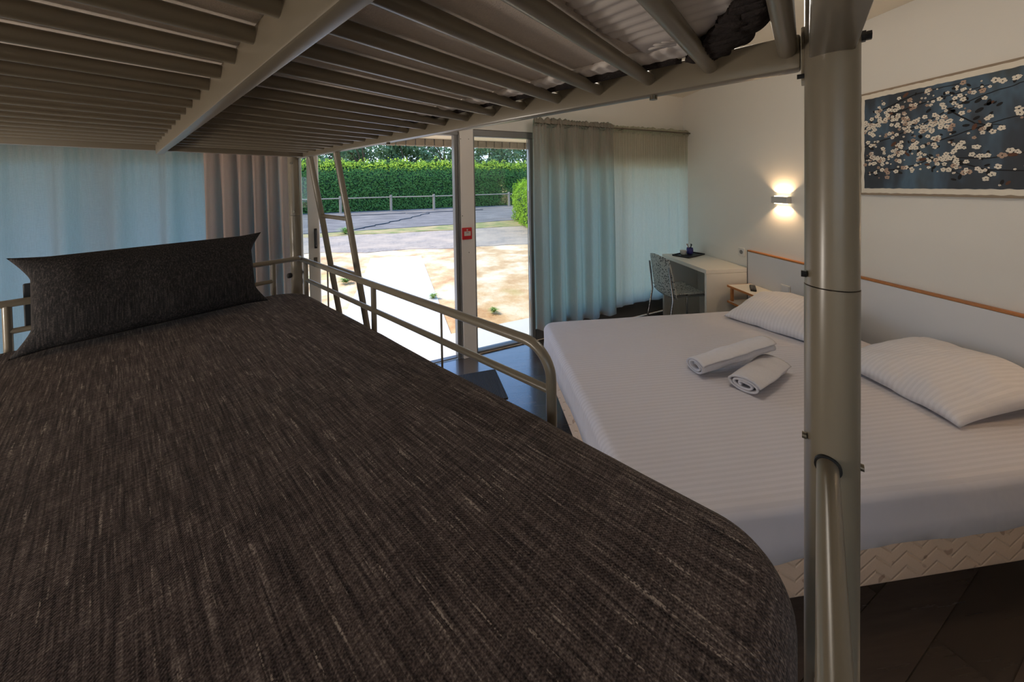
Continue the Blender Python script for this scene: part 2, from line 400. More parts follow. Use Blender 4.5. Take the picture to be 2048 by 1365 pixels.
struct(fac(MB().box((.69, .0, 0), (sR-.01, .08, .238), .003), 'trim_3', 'skirt'))
# sliding door leaf pushed open to the left
d = sframe('door_1')
MB().box((-1.302, .005, .01), (-1.225, .05, 2.06), .004).build('door_stile', 'frame', d)
MB().box((-1.86, .018, .01), (-1.304, .042, .06), .003).box((-1.86, .018, 2.0), (-1.304, .042, 2.06), .003).build('door_rail', 'frame', d)
MB().box((-1.86, .027, .06), (-1.304, .033, 2.0)).build('pane', 'glass', d)
hd = MB(); hd.tube([(-1.252, -.004, 1.27), (-1.252, -.022, 1.255), (-1.252, -.024, 1.16), (-1.252, -.004, 1.145)], .007, 10); hd.box((-1.262, -.001, 1.13), (-1.242, .005, 1.285), .004); hd.build('door_handle', 'black', d)
MB().box((-1.268, -.001, .985), (-1.243, .005, 1.06), .003).box((-1.262, -.006, 1.0), (-1.249, -.001, 1.045), .002).build('lock_plate', 'steel', d)
MB().box((-1.225, .01, 0), (-.14, .06, .012), .002).build('door_track', 'frame_dark', d)
# roof eave outside
ev = sframe('roof_eave')
MB().box((sL-.2, .2, 2.145), (sR+.3, .93, 2.19)).build('soffit', 'eave', ev)
m = MB(); k = 0; x = sL-.2
while x < sR+.3:
    wd = .105; m.box((x+.004, .925, 2.06+.006*nz(x*7)), (x+wd, .985, 2.2), .012); x += wd+.002
m.build('tile_edge', 'tile', ev)
MB().box((sL-.2, .0, 2.69), (sR+.3, .25, 2.8)).add([(sL-.2, .0, 2.81), (sR+.3, .0, 2.81), (sR+.3, .98, 2.201), (sL-.2, .98, 2.201), (sL-.2, .0, 2.9), (sR+.3, .0, 2.9), (sR+.3, .98, 2.26), (sL-.2, .98, 2.26)],
   [(0, 1, 2, 3), (4, 5, 6, 7), (0, 1, 5, 4), (2, 3, 7, 6), (0, 3, 7, 4), (1, 2, 6, 5)]).build('roof_slope', 'tile', ev)

# ------------------------------------------------------------------ outside
GZ = -.04
struct(MB().add([(-60, -40, GZ-.2), (60, -40, GZ-.2), (60, 80, GZ-.2), (-60, 80, GZ-.2), (-60, -40, GZ), (60, -40, GZ), (60, 80, GZ), (-60, 80, GZ)],
  [(3, 2, 1, 0), (4, 5, 6, 7), (0, 1, 5, 4), (1, 2, 6, 5), (2, 3, 7, 6), (3, 0, 4, 7)]).build('ground', 'ground'))
def strip(name, mat, pts, z1=.006, z0=-.02):
    return struct(slab(pts, GZ+z0, GZ+z1).build(name, mat))
def line_y(pts, x):
    for (x0, y0), (x1, y1) in zip(pts, pts[1:]):
        if x0 <= x <= x1: return y0+(y1-y0)*(x-x0)/(x1-x0)
def band(name, mat, near, far, z1, rough=.25, step=.35, zfar=None):
    a = []; b = []; x = near[0][0]
    while x <= near[-1][0]:
        a.append((x, line_y(near, x)+rough*nz(x*.9, 3.1)+rough*.5*nz(x*3.7, 1.1))); b.append((x, line_y(far, x)+rough*nz(x*.8, 9.1))); x += step
    m = MB(); n = len(a); zf = z1 if zfar is None else zfar
    vs = [(x, y, GZ+z1) for x, y in a]+[(x, y, GZ+zf) for x, y in b]+[(x, y-.02, GZ-.05) for x, y in a]
    fs = [(i, i+1, n+i+1, n+i) for i in range(n-1)]+[(2*n+i, 2*n+i+1, i+1, i) for i in range(n-1)]
    m.add(vs, fs); return struct(m.build(name, mat, fix=False))
band('gravel_road', 'gravel', [(-30, 7.6), (-4.3, 9.0), (-1, 9.0), (2, 9.4), (25, 12)], [(-30, 7.6), (-6, 11.9), (-1.5, 12.6), (2.2, 13.5), (25, 18)], .012, .3)
band('verge', 'verge', [(-30, 7.5), (-6, 11.9), (-1.5, 12.6), (2.2, 13.5), (25, 18)], [(-30, 9), (-5.8, 12.8), (-1.5, 14.2), (2.2, 15.8), (25, 21)], .02, .3)
band('membrane_bank', 'geotext', [(-30, 9), (-5.85, 12.8), (-1.6, 14.15), (2.2, 15.7), (25, 21)], [(-30, 16), (-8, 23.6), (2.5, 26.4), (25, 33)], .035, .12, zfar=.10)
seam = MB()
for pts in (([(-4.5, 13.4), (-3.9, 15.2), (-3.2, 17.6), (-2.5, 20.6)]), ([(-8, 19.3), (-4.6, 20.2), (-2.5, 20.6), (1.0, 21.9)])):
    q = []
    for (x0, y0), (x1, y1) in zip(pts, pts[1:]):
        for i in range(8): f = i/8; q.append((x0+(x1-x0)*f+.22*nz(x0+f*5), y0+(y1-y0)*f+.22*nz(y0+f*6), GZ+.05+.05*max(0, (y0+(y1-y0)*f-13)/10)))
    seam.tube(q, .024, 5)
struct(seam.build('membrane_seam', 'black'))
q = 1.025
strip('path', 'path', [(-1.36*q, 3.0), (-.10*q, 3.12), (-.22, 3.5), (-1.238*q, 7.98*q), (-2.329*q, 7.919*q), (-1.909*q, 5.955*q)], .014)
struct(fac(MB().box((-1.6, .09, GZ-.02), (3.2, .60, GZ+.022), .006), 'doorstep', 'path'))
# fence
fence = thing('wooden_fence', 'low weathered post and rail fence in front of the tall green hedge', 'fence', (0, 0, GZ))
fp = [(-13.3, 20.0), (-10.65, 20.75), (-8.0, 21.58), (-5.29, 22.55), (-2.62, 22.62), (-.05, 23.6), (2.47, 24.7), (5.1, 25.6)]
for i, (x, y) in enumerate(fp):
    m = MB(); m.tube([(x, y, .0), (x+.01*nz(i), y, 1.12)], .078, 12); m.build('post', 'fencewood', fence, smooth=40)
for (x0, y0), (x1, y1) in zip(fp, fp[1:]):
    m = MB(); m.tube([(x0+.05*(x1-x0), y0-.11, .98), (x1-.0*(x1-x0), y1-.11, .985)], .036, 10); m.build('rail', 'fencewood', fence, smooth=40)

def leaves(m, pts, size, seed, up=.5):
    r = random.Random(seed)
    for (px, py, pz, nx, ny, nz_) in pts:
        n = Vector((nx+r.uniform(-.9, .9), ny+r.uniform(-.9, .9), nz_+r.uniform(-.9, .9)+up*.3)).normalized()
        a = n.orthogonal().normalized(); a.rotate(Matrix.Rotation(r.uniform(0, 2*pi), 3, n)); b = n.cross(a)
        s_ = size*r.uniform(.6, 1.4); P = Vector((px, py, pz))
        m.add([P-a*s_*.5, P+b*s_*.28-a*s_*.05, P+a*s_*.6, P-b*s_*.28-a*s_*.05], [(0, 1, 2, 3)])
def hedge(name, label, loc, rotz, L0, L1, dep, H, n, size, mat, seed, amp=.25, sunlit_shoot=None):
    root = thing(name, label, 'hedge', loc, rotz)
    r = random.Random(seed)
    def top(x, y): return H+amp*nz(x*.8, y*.5, seed)+amp*.5*nz(x*2.7, y*2, seed)
    rb = .9 if sunlit_shoot else .25
    def bulge(x, z): return rb*max(0, z/H-.70)**2/.09*(1 if z < H else 1)+.12*nz(x*1.3, z*1.5, seed+3)+.06*nz(x*4, z*4, seed)
    def core(i, j):
        x = L0+.15+(L1-L0-.3)*i; k = j*3
        if k < 1: return (x, .16+bulge(x, k*H), k*(top(x, 0)-.15)+.0)
        if k < 2: return (x, .16+rb+(dep-.3)*(k-1), top(x, (k-1)*dep)-.18)
        return (x, dep-.14+rb, (3-k)*(top(x, dep)-.15))
    MB().grid(core, max(8, int((L1-L0)*3)), 24).build('hedge_shade_core', 'hedge_core', root, smooth=180)
    pts = []
    A1 = (L1-L0)*H; A2 = (L1-L0)*dep*1.6; A3 = dep*H*2; tot = A1+A2+A3
    for _ in range(n):
        u = r.random()*tot
        if u < A1:
            x = r.uniform(L0, L1); z = r.uniform(.03, 1); z = z*top(x, 0); pts.append((x, bulge(x, z)+r.uniform(-.04, .14), z, 0, -1, .3))
        elif u < A1+A2:
            x = r.uniform(L0, L1); y = r.uniform(0, dep); pts.append((x, y+(rb*.9 if y < .8 else 0), top(x, y)+r.uniform(-.15, .22*r.random()+.02), 0, 0, 1.2))
        else:
            e = r.choice((L0, L1)); y = r.uniform(0, dep); z = r.uniform(.03, 1)*top(e, y); pts.append((e+r.uniform(-.06, .06), y, z, -1 if e == L0 else 1, 0, .2))
    m = MB(); leaves(m, pts, size, seed); m.build('foliage', mat, root, fix=False)
    if sunlit_shoot:
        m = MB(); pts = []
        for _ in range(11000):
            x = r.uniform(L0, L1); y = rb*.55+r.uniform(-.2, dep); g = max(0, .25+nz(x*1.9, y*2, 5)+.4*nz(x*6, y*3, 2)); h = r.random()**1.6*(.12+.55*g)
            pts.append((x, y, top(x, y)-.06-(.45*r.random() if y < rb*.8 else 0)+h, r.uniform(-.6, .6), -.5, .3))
        leaves(m, pts, .12, seed+1); m.build('sunlit_tips', sunlit_shoot, root, fix=False)
    return root
hedge('hedge', 'long tall dark green clipped hedge behind the wooden fence', (-4.7, 23.6, GZ), atan2(.297, 1), -9.5, 12, 1.6, 3.15, 34000, .13, 'hedge', 11, .16, 'sunlit_shoot')
hedge('hedge', 'bright yellow-green hedge end beside the right curtain edge', (1.72, 15.6, GZ), -radians(87), 0, 5.4, 1.3, 1.72, 9000, .085, 'bush', 21, .10, None)
def tree(loc, R_, H, label, seed, n=3600):
    root = thing('tree', label, 'tree', loc, 0, 'trees beyond the hedge'); r = random.Random(seed)
    m = MB(); m.tube([(0, 0, 0), (.1, 0, H*.3), (.2*r.uniform(-1, 1), .1, H*.6), (.0, .0, H*.85)], [.18, .15, .1, .04], 8); 
    for k in range(7):
        a = r.uniform(0, 2*pi); m.tube([(0, 0, H*r.uniform(.3, .6)), (R_*.4*cos(a), R_*.4*sin(a), H*.7), (R_*.8*cos(a), R_*.8*sin(a), H*r.uniform(.7, .95))], [.07, .05, .02], 6)
    m.build('trunk', 'trunk', root, smooth=60)
    pts = []
    blobs = [(R_*.75*r.uniform(-1, 1), R_*.75*r.uniform(-1, 1), H*r.uniform(.38, .92), R_*r.uniform(.28, .5)) for _ in range(16)]
    for _ in range(n):
        bx, by, bz, br = r.choice(blobs); d_ = Vector((r.gauss(0, 1), r.gauss(0, 1), r.gauss(0, 1))).normalized(); q_ = br*r.uniform(.55, 1.05)
        pts.append((bx+d_.x*q_, by+d_.y*q_, bz+d_.z*q_*.8, d_.x, d_.y, d_.z))
    m = MB(); leaves(m, pts, .30, seed); m.build('foliage', 'tree', root, fix=False)
TL = ['dark tree seen above the hedge nearest the ladder', 'round grey-green tree above the hedge, second from the ladder', 'loose tree with sky gaps above the middle of the hedge',
      'tree above the hedge just left of the wide post', 'tree above the hedge just right of the wide post', 'rightmost tree above the hedge beside the curtain']
for i, (px, py, R_, H) in enumerate(((-12.0, 28.0, 2.3, 5.6), (-10.5, 34.5, 2.7, 6.8), (-5.6, 29.5, 2.3, 5.7), (-2.9, 35.5, 2.7, 7.0), (1.4, 31.0, 2.4, 6.0), (6.0, 36.5, 2.9, 7.3))):
    tree((px, py, GZ), R_, H, TL[i], 40+i)
WL = ['green weed clump on the verge beside the ladder', 'small weed in the dry lawn right of the path', 'small green weed in the dry lawn near the window sill', 'green tuft at the left edge of the white path']
for i, (x, y, s_) in enumerate(((-4.5, 12.5, .28), (-.62, 5.05, .08), (.22, 4.35, .07), (-2.2, 6.1, .12))):
    r = random.Random(80+i); m = MB(); m.add([(0, 0, 0)], [])
    for _ in range(110):
        a = r.uniform(0, 2*pi); q_ = s_*r.uniform(.3, 1.3); h = s_*r.uniform(.25, 1.0); wv = s_*.06; o_ = len(m.v)
        for k, (f, g) in enumerate(((.5, .8), (1.0, 1.0))):
            for sg in (1, -1): m.v.append((q_*f*cos(a)-sg*wv*(1-.7*k)*sin(a), q_*f*sin(a)+sg*wv*(1-.7*k)*cos(a), h*g*(1 if k == 0 else .8)))
        m.f += [(0, o_, o_+1), (o_, o_+2, o_+3, o_+1)]; m.mi += [0, 0]
    tag(m.build('weed', 'weed', loc=(x, y, GZ+.012), fix=False), WL[i], 'weed')

# ------------------------------------------------------------------ curtains
def curtain(label, s0, s1, off, zt, zb, lam, amp, seed, parent_rod=False, skew=0.0, hemstep=0.0, ruffle=True, mat='curtain'):
    root = thing('curtain', label, 'curtain', fw((s0+s1)/2, off, 0), FA)
    W_ = s1-s0; ns = int(W_*170); nv = 44; r = random.Random(seed)
    ph = r.uniform(0, 6)
    def fold(x, t):
        a = ph+2*pi*(x/lam+.55*nz(x*2.1/max(lam*8, .5), seed)+.10*nz(x*4, t*1.3, seed))
        A = amp*(.45+.55*min(1, t*2.2))*(0.65+.7*abs(nz(x*1.7, seed+2)))
        y = A*(sin(a)+.30*sin(2*a+1.3+seed))
        g = math.exp(-t*9)*.010*sin(2*pi*x/.035+3*nz(x*9, seed))
        return y+g
    def fn(i, j):
        x = -W_/2+W_*i; t = j; X = (x+W_/2)
        z = zt-(zt-zb+hemstep*nz(x*2.2, seed)*.5)*j
        return (x+skew*j*(1-i)+.012*sin(2*pi*X/lam*1.0+ph)*t, fold(X, t), z)
    m = MB(); m.grid(fn, ns, nv); m.build('fabric', mat, root, smooth=180, fix=False)
    if ruffle:
        def rf(i, j):
            x = -W_/2+W_*i; b = .012+.024*abs(nz(x*13, seed))+.016*abs(sin(2*pi*x/.075+5*nz(x*8, seed)))
            a = pi*1.9*j-.4; rr = b
            return (x, -rr*cos(a)*1.0+.0, zt+.016+rr*sin(a)*1.35)
        m = MB(); m.grid(rf, int(W_*150), 10); m.build('ruffled_heading', mat, root, smooth=180, fix=False)
    return root
curtain('gathered grey curtain with deep dark folds beside the right window pane', .615, 1.60, -.150, 2.19, .165, .20, .056, 3, hemstep=.02, mat='curtain_left')
curtain('pale straight-hanging curtain in the corner behind the desk', 1.57, 2.85, -.098, 2.185, .20, .17, .013, 5, hemstep=.05, mat='curtain_pale')
curtain('wide curtain coloured blue for daylight behind the cushion and bunk end', -3.35, -1.40, -.10, 2.19, .12, .24, .036, 7)
curtain('bunched taupe curtain with tight folds beside the far bunk post', -1.86, -1.37, -.185, 2.19, .12, .085, .050, 9, mat='curtain_fold')
rd = thing('curtain_rod', 'thin rod carrying the two curtains above the desk corner', 'curtain rod', fw(1.75, -.137, 2.20), FA)
m = MB(); m.tube([(-1.11, 0, 0), (1.10, 0, 0)], .008, 12); m.build('rod', 'steel', rd, smooth=40)
for x in (-1.05, 0, 1.05): m = MB(); m.box((x-.01, .0, -.012), (x+.01, .135, .012), .003); m.build('rod_bracket', 'steel', rd)
rd = thing('curtain_rod', 'thin rod carrying the left curtains behind the bunk', 'curtain rod', fw(-2.4, -.12, 2.20), FA)
m = MB(); m.tube([(-1.0, 0, 0), (1.06, 0, 0)], .008, 12); m.build('rod', 'steel', rd, smooth=40)
for x in (-.95, 0, 1.02): m = MB(); m.box((x-.01, .0, -.012), (x+.01, .118, .012), .003); m.build('rod_bracket', 'steel', rd)

# ------------------------------------------------------------------ bunk bed
bunk = thing('bunk_bed', 'beige tubular metal bunk bed with slatted upper deck, guard rails and ladder', 'bunk bed', (BX, BY, 0), BA)
PR = .029
posts = {'nr': (-.016, -2.0445), 'fr': (-.012, .10), 'nl': (-1.046, -2.0445), 'fl': (-1.05, .10)}
for k, (x, y) in posts.items():
    m = MB(); m.tube([(x, y, 0), (x, y, 1.452)], PR, 32); m.tube([(x, y, 1.4535), (x, y, 1.93)], PR-.0004, 32)
    po = m.build('post', 'bunk', bunk, smooth=50)
    m = MB(); m.lathe([(PR-.001, 0), (PR-.001, .004), (.018, .014), (.004, .017)], 24, (x, y, 1.93)); m.build('post_cap', 'black', po, smooth=50)
Z0, Z1 = 1.762, 1.812
for x0, x1 in ((-.008, .022), (-1.084, -1.054)):
    MB().box((x0, -2.012, Z0), (x1, .068, Z1), .004).build('side_rail', 'bunk', bunk, smooth=40)
MB().box((-1.052, -.03, Z0), (-.008, .0, Z1), .004).build('end_rail', 'bunk', bunk, smooth=40)
MB().box((-1.02, -2.067, Z0+.004), (-.016, -2.021, Z1), .004).build('end_rail', 'bunk', bunk, smooth=40)
MB().box((-.541, -2.02, 1.746), (-.521, -.03, 1.802), .003).build('centre_beam', 'bunk', bunk, smooth=40)
for k in range(20):
    y = -1.997+.1*k
    m = MB(); m.tube([(-1.058, y, 1.7905), (-.004, y, 1.7905)], .0115, 16); m.build('slat', 'bunk', bunk, smooth=50)
# saddle plates joining the rail to the near post, bolts
m = MB(); m.box((-.014, -2.0165, 1.742), (.026, -2.0125, 1.818), .001); m.build('rail_plate', 'bunk', bunk)
def bolt(p0, p1, r, mat='steel'):
    m = MB(); m.tube([p0, p1], r, 6 if mat == 'black' else 14); m.build('bolt', mat, bunk, smooth=40)
bolt((-.016, -2.0165, 1.7475), (-.016, -2.008, 1.7475), .0035, 'black')
bolt((-.016, -2.071, 1.786), (-.016, -2.0770, 1.786), .0075, 'black'); bolt((-.016, -2.0775, 1.786), (-.016, -2.0825, 1.786), .006, 'black')
bolt((-.03, -2.0185, 1.238), (-.03, -2.0135, 1.238), .0045); bolt((-.016, -2.072, 1.213), (-.016, -2.0768, 1.213), .0045)
bolt((-.03, -2.0185, 1.468), (-.03, -2.0125, 1.468), .0048, 'black')
bolt((.007, -1.80, 1.762), (.007, -1.80, 1.755), .007); bolt((.007, -.85, 1.762), (.007, -.85, 1.755), .007)
bolt((-.030, .078, 1.735), (-.033, .073, 1.735), .006); bolt((-.026, .074, 1.475), (-.029, .069, 1.475), .006)
# lower guard rails
RZ, LZ = 1.215, 1.114
m = MB(); m.tube([(0, .085, RZ), (0, -1.48, RZ)]+arc((0, -1.488, RZ-.075), .075, pi/2, pi, 10, (0, 1, 0), (0, 0, 1))+[(0, -1.563, .97)], .0125, 18); gr = m.build('guard_rail', 'bunk', bunk, smooth=60)
m = MB(); m.tube([(0, -.012, LZ), (0, -1.555, LZ)], .0095, 14); m.build('guard_rail', 'bunk', bunk, smooth=60)
for y, r_, zt in ((-.004, .0105, RZ), (-.725, .0105, RZ)):
    m = MB(); m.tube([(0, y, .97), (0, y, zt)], r_, 14); m.build('guard_upright', 'bunk', bunk, smooth=60)
for y in (-.285, -1.152):
    m = MB(); m.tube([(0, y, .97), (0, y, RZ-.005)], .0036, 10); m.build('guard_pin', 'bunk', bunk, smooth=60)
# head end guard
m = MB(); m.tube([(-1.05, .01, 1.229), (-.03, .01, 1.231), (-.012, .05, 1.225), (-.012, .09, 1.22)], .0125, 16); m.build('end_guard_rail', 'bunk', bunk, smooth=60)
m = MB(); m.tube([(-.90, .01, 1.135), (-.14, .01, 1.136)], .0095, 14); m.build('end_guard_rail', 'bunk', bunk, smooth=60)
for x in (-.898, -.142):
    m = MB(); m.tube([(x, .01, .97), (x, .01, 1.23)], .0105, 14); m.build('guard_upright', 'bunk', bunk, smooth=60)
tag(MB().box((-.868, .030, 1.13), (-.838, .046, 1.285), .003).build('clip_bar', 'black', bunk), 'black bar behind the head guard rail')
# foot end guard tube entering the near post, lower rails
m = MB(); m.tube([(-1.03, -2.020, RZ), (-.03, -2.0402, RZ)], .0114, 24); m.build('end_guard_rail', 'bunk', bunk, smooth=60)
m = MB(); m.tube([(-.0475, -2.0402, RZ), (-.0432, -2.0402, RZ)], .0142, 24); m.build('tube_socket', 'black', bunk, smooth=60)
for x0, x1 in ((-.006, .020), (-1.084, -1.056)):
    MB().box((x0, -1.96, .865), (x1, .07, .912), .004).build('side_rail', 'bunk', bunk, smooth=40)
MB().box((-1.02, -.01, .865), (-.008, .02, .912), .004).build('end_rail', 'bunk', bunk, smooth=40)
MB().box((-1.02, -2.063, .875), (-.04, -2.026, .912), .004).build('end_rail', 'bunk', bunk, smooth=40)
MB().box((-1.054, -1.99, .9125), (-.012, .06, .9175)).build('deck_panel', 'bunk', bunk)
for x, y, z in ((-.049, .095, 1.13), (.028, .088, 1.135), (.030, .088, 1.085)):
    m = MB(); m.lathe([(.009, -.012), (.012, -.004), (.012, .006), (.007, .013)], 10, (x, y, z)); m.build('knob', 'black', bunk, smooth=50)
# ladder hooked on the side rail, leaning outwards
def lad(y):
    return [(-.0, y, 1.83), (.018, y, 1.80), (.030, y, 1.72), (.072, y, 1.45), (.150, y, .90), (.275, y, .0)]
for y in (-.04, -.36):
    m = MB(); m.tube(lad(y), .0145, 14); m.build('ladder_rail', 'bunk', bunk, smooth=60)
for z in (1.45, 1.17, .89, .61, .33):
    P = lad(0); x = next(a[0]+(b[0]-a[0])*(a[2]-z)/(a[2]-b[2]) for a, b in zip(P, P[1:]) if a[2] >= z >= b[2])
    m = MB(); m.tube([(x, -.355, z), (x, -.045, z)], .0115, 12); m.build('rung', 'bunk', bunk, smooth=60)

# upper mattress, fitted sheet, throw
um = thing('mattress', 'grey-beige mattress seen from below through the upper bunk slats', 'mattress', (BX, BY, 1.8045), BA)
MB().box((-1.02, -1.955, 0.001), (-.055, -.04, .15), .035, 4).build('ticking', 'matress', um, smooth=60)
fs = thing('fitted_sheet', 'pale gathered fitted sheet wrapped under the upper mattress foot end', 'sheet', (BX, BY, 1.8045), BA)
def rim(u, v):
    # u along the rim (foot edge, then the right side), v from the inner elastic edge over the side to the top
    L1, L2 = .90, 1.7; d_ = u*(L1+L2); wave = .012*nz(d_*6, 1.0)
    rip = sin(2*pi*d_/.021+2.2*nz(d_*3, v*2))*.0022*(1-min(1, v*1.3))
    R_ = .07
    if d_ < L1-R_: ex, ey, nx, ny = -1.0+d_, -1.962, 0, 1
    elif d_ < L1+R_:
        a = (d_-L1+R_)/(2*R_)*pi/2; cx_, cy_ = -.05-R_, -1.962+R_
        ex, ey = cx_+R_*sin(a), cy_-R_*cos(a); nx, ny = -sin(a), cos(a)
    else: ex, ey, nx, ny = -.05, -1.962+R_+(d_-L1-R_), -1, 0
    inn = .165 if d_ < L1-.12 else (.165-.105*min(1, (d_-L1+.12)/.25))
    inn += .03*nz(d_*2.3, 4.0)
    if v < .6:
        k = (1-v/.6)*inn; droop = -.004-.006*abs(nz(d_*4, v*3))
        sk = .10*(v/.6)*0
        return (ex+nx*k+wave*ny, ey+ny*k+wave*nx, droop*(1-.5*v)+rip+(.008 if v < .03 else 0))
    k = (v-.6)/.4
    return (ex-nx*.004, ey-ny*.004, k*.152)
m = MB(); m.grid(rim, 520, 22); m.build('sheet_fabric', 'fitted', fs, smooth=180, fix=False, solid=.0015)
th = thing('throw_blanket', 'dark knitted throw drooping at the foot corner of the upper mattress', 'blanket', (BX, BY, 1.8045), BA)
def thr(u, v):
    # strip across the foot corner, v from inside under the mattress to the outside edge and up
    a0, a1 = Vector((-.25, -1.982)), Vector((-.060, -1.872))
    P = a0.lerp(a1, u); o0, o1 = Vector((-.26, -1.998)), Vector((-.028, -1.90))
    O = o0.lerp(o1, u)+Vector((.02, -.02))*sin(pi*u); wv = .010*nz(u*9, v*4)
    if v < .6:
        k = v/.6; p = P.lerp(O, k); return (p.x+wv, p.y+wv, -.006-.007*sin(pi*k)*(.6+.6*nz(u*6, k*3))-.004*abs(sin(u*40+4*k)))
    k = (v-.6)/.4; return (O.x+.006*sin(u*30)+wv, O.y-.004+.006*sin(u*26), -.006+k*.156+.003*sin(u*33+5*k))
m = MB(); m.grid(thr, 90, 50); m.build('knit_fabric', 'throw', th, smooth=180, fix=False, solid=.010)
def thr2(u, v):
    y = -1.86+1.6*u; a = .5+.9*abs(nz(y*5, 2)); x = -.040+.004*sin(y*60)
    if v < .5: k = v/.5; return (-.046-.030*a*(1-k)+.006*k, y, -.004-.006*sin(pi*k)*a)
    k = (v-.5)/.5; return (x+.004*nz(y*20, k*3), y, -.004+.16*k)
m = MB(); m.grid(thr2, 240, 20); m.build('knit_edge', 'throw', th, smooth=180, fix=False, solid=.006)

# bedspread on the lower bunk
def rounded_slab(x0, x1, y0, y1, z0, z1, rc, re, nper=14, ntop=26, rcn=None):
    """box with rounded plan corners (rc) and a rounded top edge (re); the top is a fine grid"""
    rings = []
    def outline(inset):
        P = []; 
        for k, (cx_, cy_, a0) in enumerate(((x1, y1, 0), (x0, y1, pi/2), (x0, y0, pi), (x1, y0, 3*pi/2))):
            r = max(.002, (rcn[k] if rcn else rc)-inset); sx_ = -1 if k in (0, 3) else 1; sy_ = -1 if k in (0, 1) else 1
            RC = (rcn[k] if rcn else rc)
            ox, oy = cx_+sx_*RC, cy_+sy_*RC
            if inset > RC: ox += sx_*(inset-RC); oy += sy_*(inset-RC)
            for i in range(nper+1): a = a0+pi/2*i/nper; P.append((ox+r*cos(a), oy+r*sin(a)))
        # subdivide the straights
        Q = []; n = len(P)
        for i in range(n):
            a, b = P[i], P[(i+1) % n]; L = math.hypot(b[0]-a[0], b[1]-a[1]); k = 30 if (i+1) % (nper+1) == 0 else 1
            for j in range(k): Q.append((a[0]+(b[0]-a[0])*j/k, a[1]+(b[1]-a[1])*j/k))
        return Q
    prof = [(0, z0), (0, z0+(z1-re-z0)*.5), (0, z1-re)]+[(re-re*cos(pi/2*i/8), z1-re+re*sin(pi/2*i/8)) for i in range(1, 9)]
    hw = min(x1-x0, y1-y0)/2
    prof += [(re+(hw-re)*((i/ntop)**1.0), z1) for i in range(1, ntop+1)]
    R_ = [[(x, y, z) for x, y in outline(ins)] for ins, z in prof]; nx_ = (x1-x0) < (y1-y0)
    R_[-1] = [((x0+x1)/2 if nx_ else x, y if nx_ else (y0+y1)/2, z) for x, y, z in R_[-1]]
    return R_
def ring_mesh(rings, disp):
    m = MB(); n = len(rings[0]); vs = []
    for R_ in rings: vs += [disp(Vector(p)) for p in R_]
    fs = []
    for i in range(len(rings)-1):
        for j in range(n): a = i*n+j; b = i*n+(j+1) % n; fs.append((a, b, b+n, a+n))
    fs.append(tuple(range(n))[::-1])
    m.add(vs, fs); b = bmesh.new(); me = bpy.data.meshes.new('tmp'); me.from_pydata(m.v, [], m.f); b.from_mesh(me); bpy.data.meshes.remove(me)
    b.verts.ensure_lookup_table(); bmesh.ops.remove_doubles(b, verts=b.verts[(len(rings)-1)*n:], dist=.004)
    r = MB(); r.bm(b); return r
bs = thing('bedspread', 'dark brown-grey woven bedspread covering the lower bunk mattress', 'bedspread', (BX, BY, .918), BA)
def bdisp(p):
    return Vector((p.x, p.y, p.z+(.004*nz(p.x*3, p.y*3)+.0016*nz(p.x*11, p.y*9) if p.z > .12 else 0)))
ring_mesh(rounded_slab(-1.045, -.024, -2.010, .012, 0, .162, .1, .05, rcn=(.16, .10, .10, .10)), bdisp).build('woven_cover', 'spread', bs, smooth=180)

# long cushion leaning on the head guard
def pillow_mesh(hw, hh, th_, ear, seed, n=44, wr=.006, pw=.55, sag=0.0, flat=0.0, ep=4, ey=.9):
    m = MB()
    def side(sg):
        def fn(i, j):
            s_, t = 2*i-1, 2*j-1
            gx = 1-abs(t)**4 if ep == 4 else 1-max(0, (abs(t)-.50)/.50)**1.25
            gy = 1-abs(s_)**4 if ep == 4 else 1-max(0, (abs(s_)-.75)/.25)**1.25
            x = hw*s_*(1-ear*gx*abs(s_)**3); y = hh*t*(1-ear*ey*gy*abs(t)**3)
            b = max(0, (1-s_*s_))**pw*max(0, (1-t*t))**pw
            z = sg*th_*b
            if sg < 0: z *= (1-flat)
            z += wr*(nz(x*7+seed, y*7)+.5*nz(x*17, y*15+seed))*min(1, b*2.5)+sag*(s_*s_)*0
            return (x, y, z)
        return fn
    m.grid(side(1), n, n); m.grid(side(-1), n, n)
    b = bmesh.new(); me = bpy.data.meshes.new('tmp'); me.from_pydata(m.v, [], m.f); b.from_mesh(me); bmesh.ops.remove_doubles(b, verts=b.verts[:], dist=1e-5)
    bpy.data.meshes.remove(me); r = MB(); r.bm(b); return r
cu = thing('cushion', 'long charcoal cushion with pointed corners leaning on the bunk head rail', 'cushion', (BX, BY, 1.079), BA)
m = pillow_mesh(.337, .158, .080, .13, 2.0, 64, .005, .42, ep=6, ey=.4)
tilt = Matrix.Translation((-.546, -.122, .163)) @ Matrix.Rotation(radians(76), 4, 'X') @ Matrix.Rotation(radians(0.5), 4, 'Z')
m.v = [tuple(tilt @ Vector(v)) for v in m.v]; m.build('cushion_cover', 'cushion', cu, smooth=180)

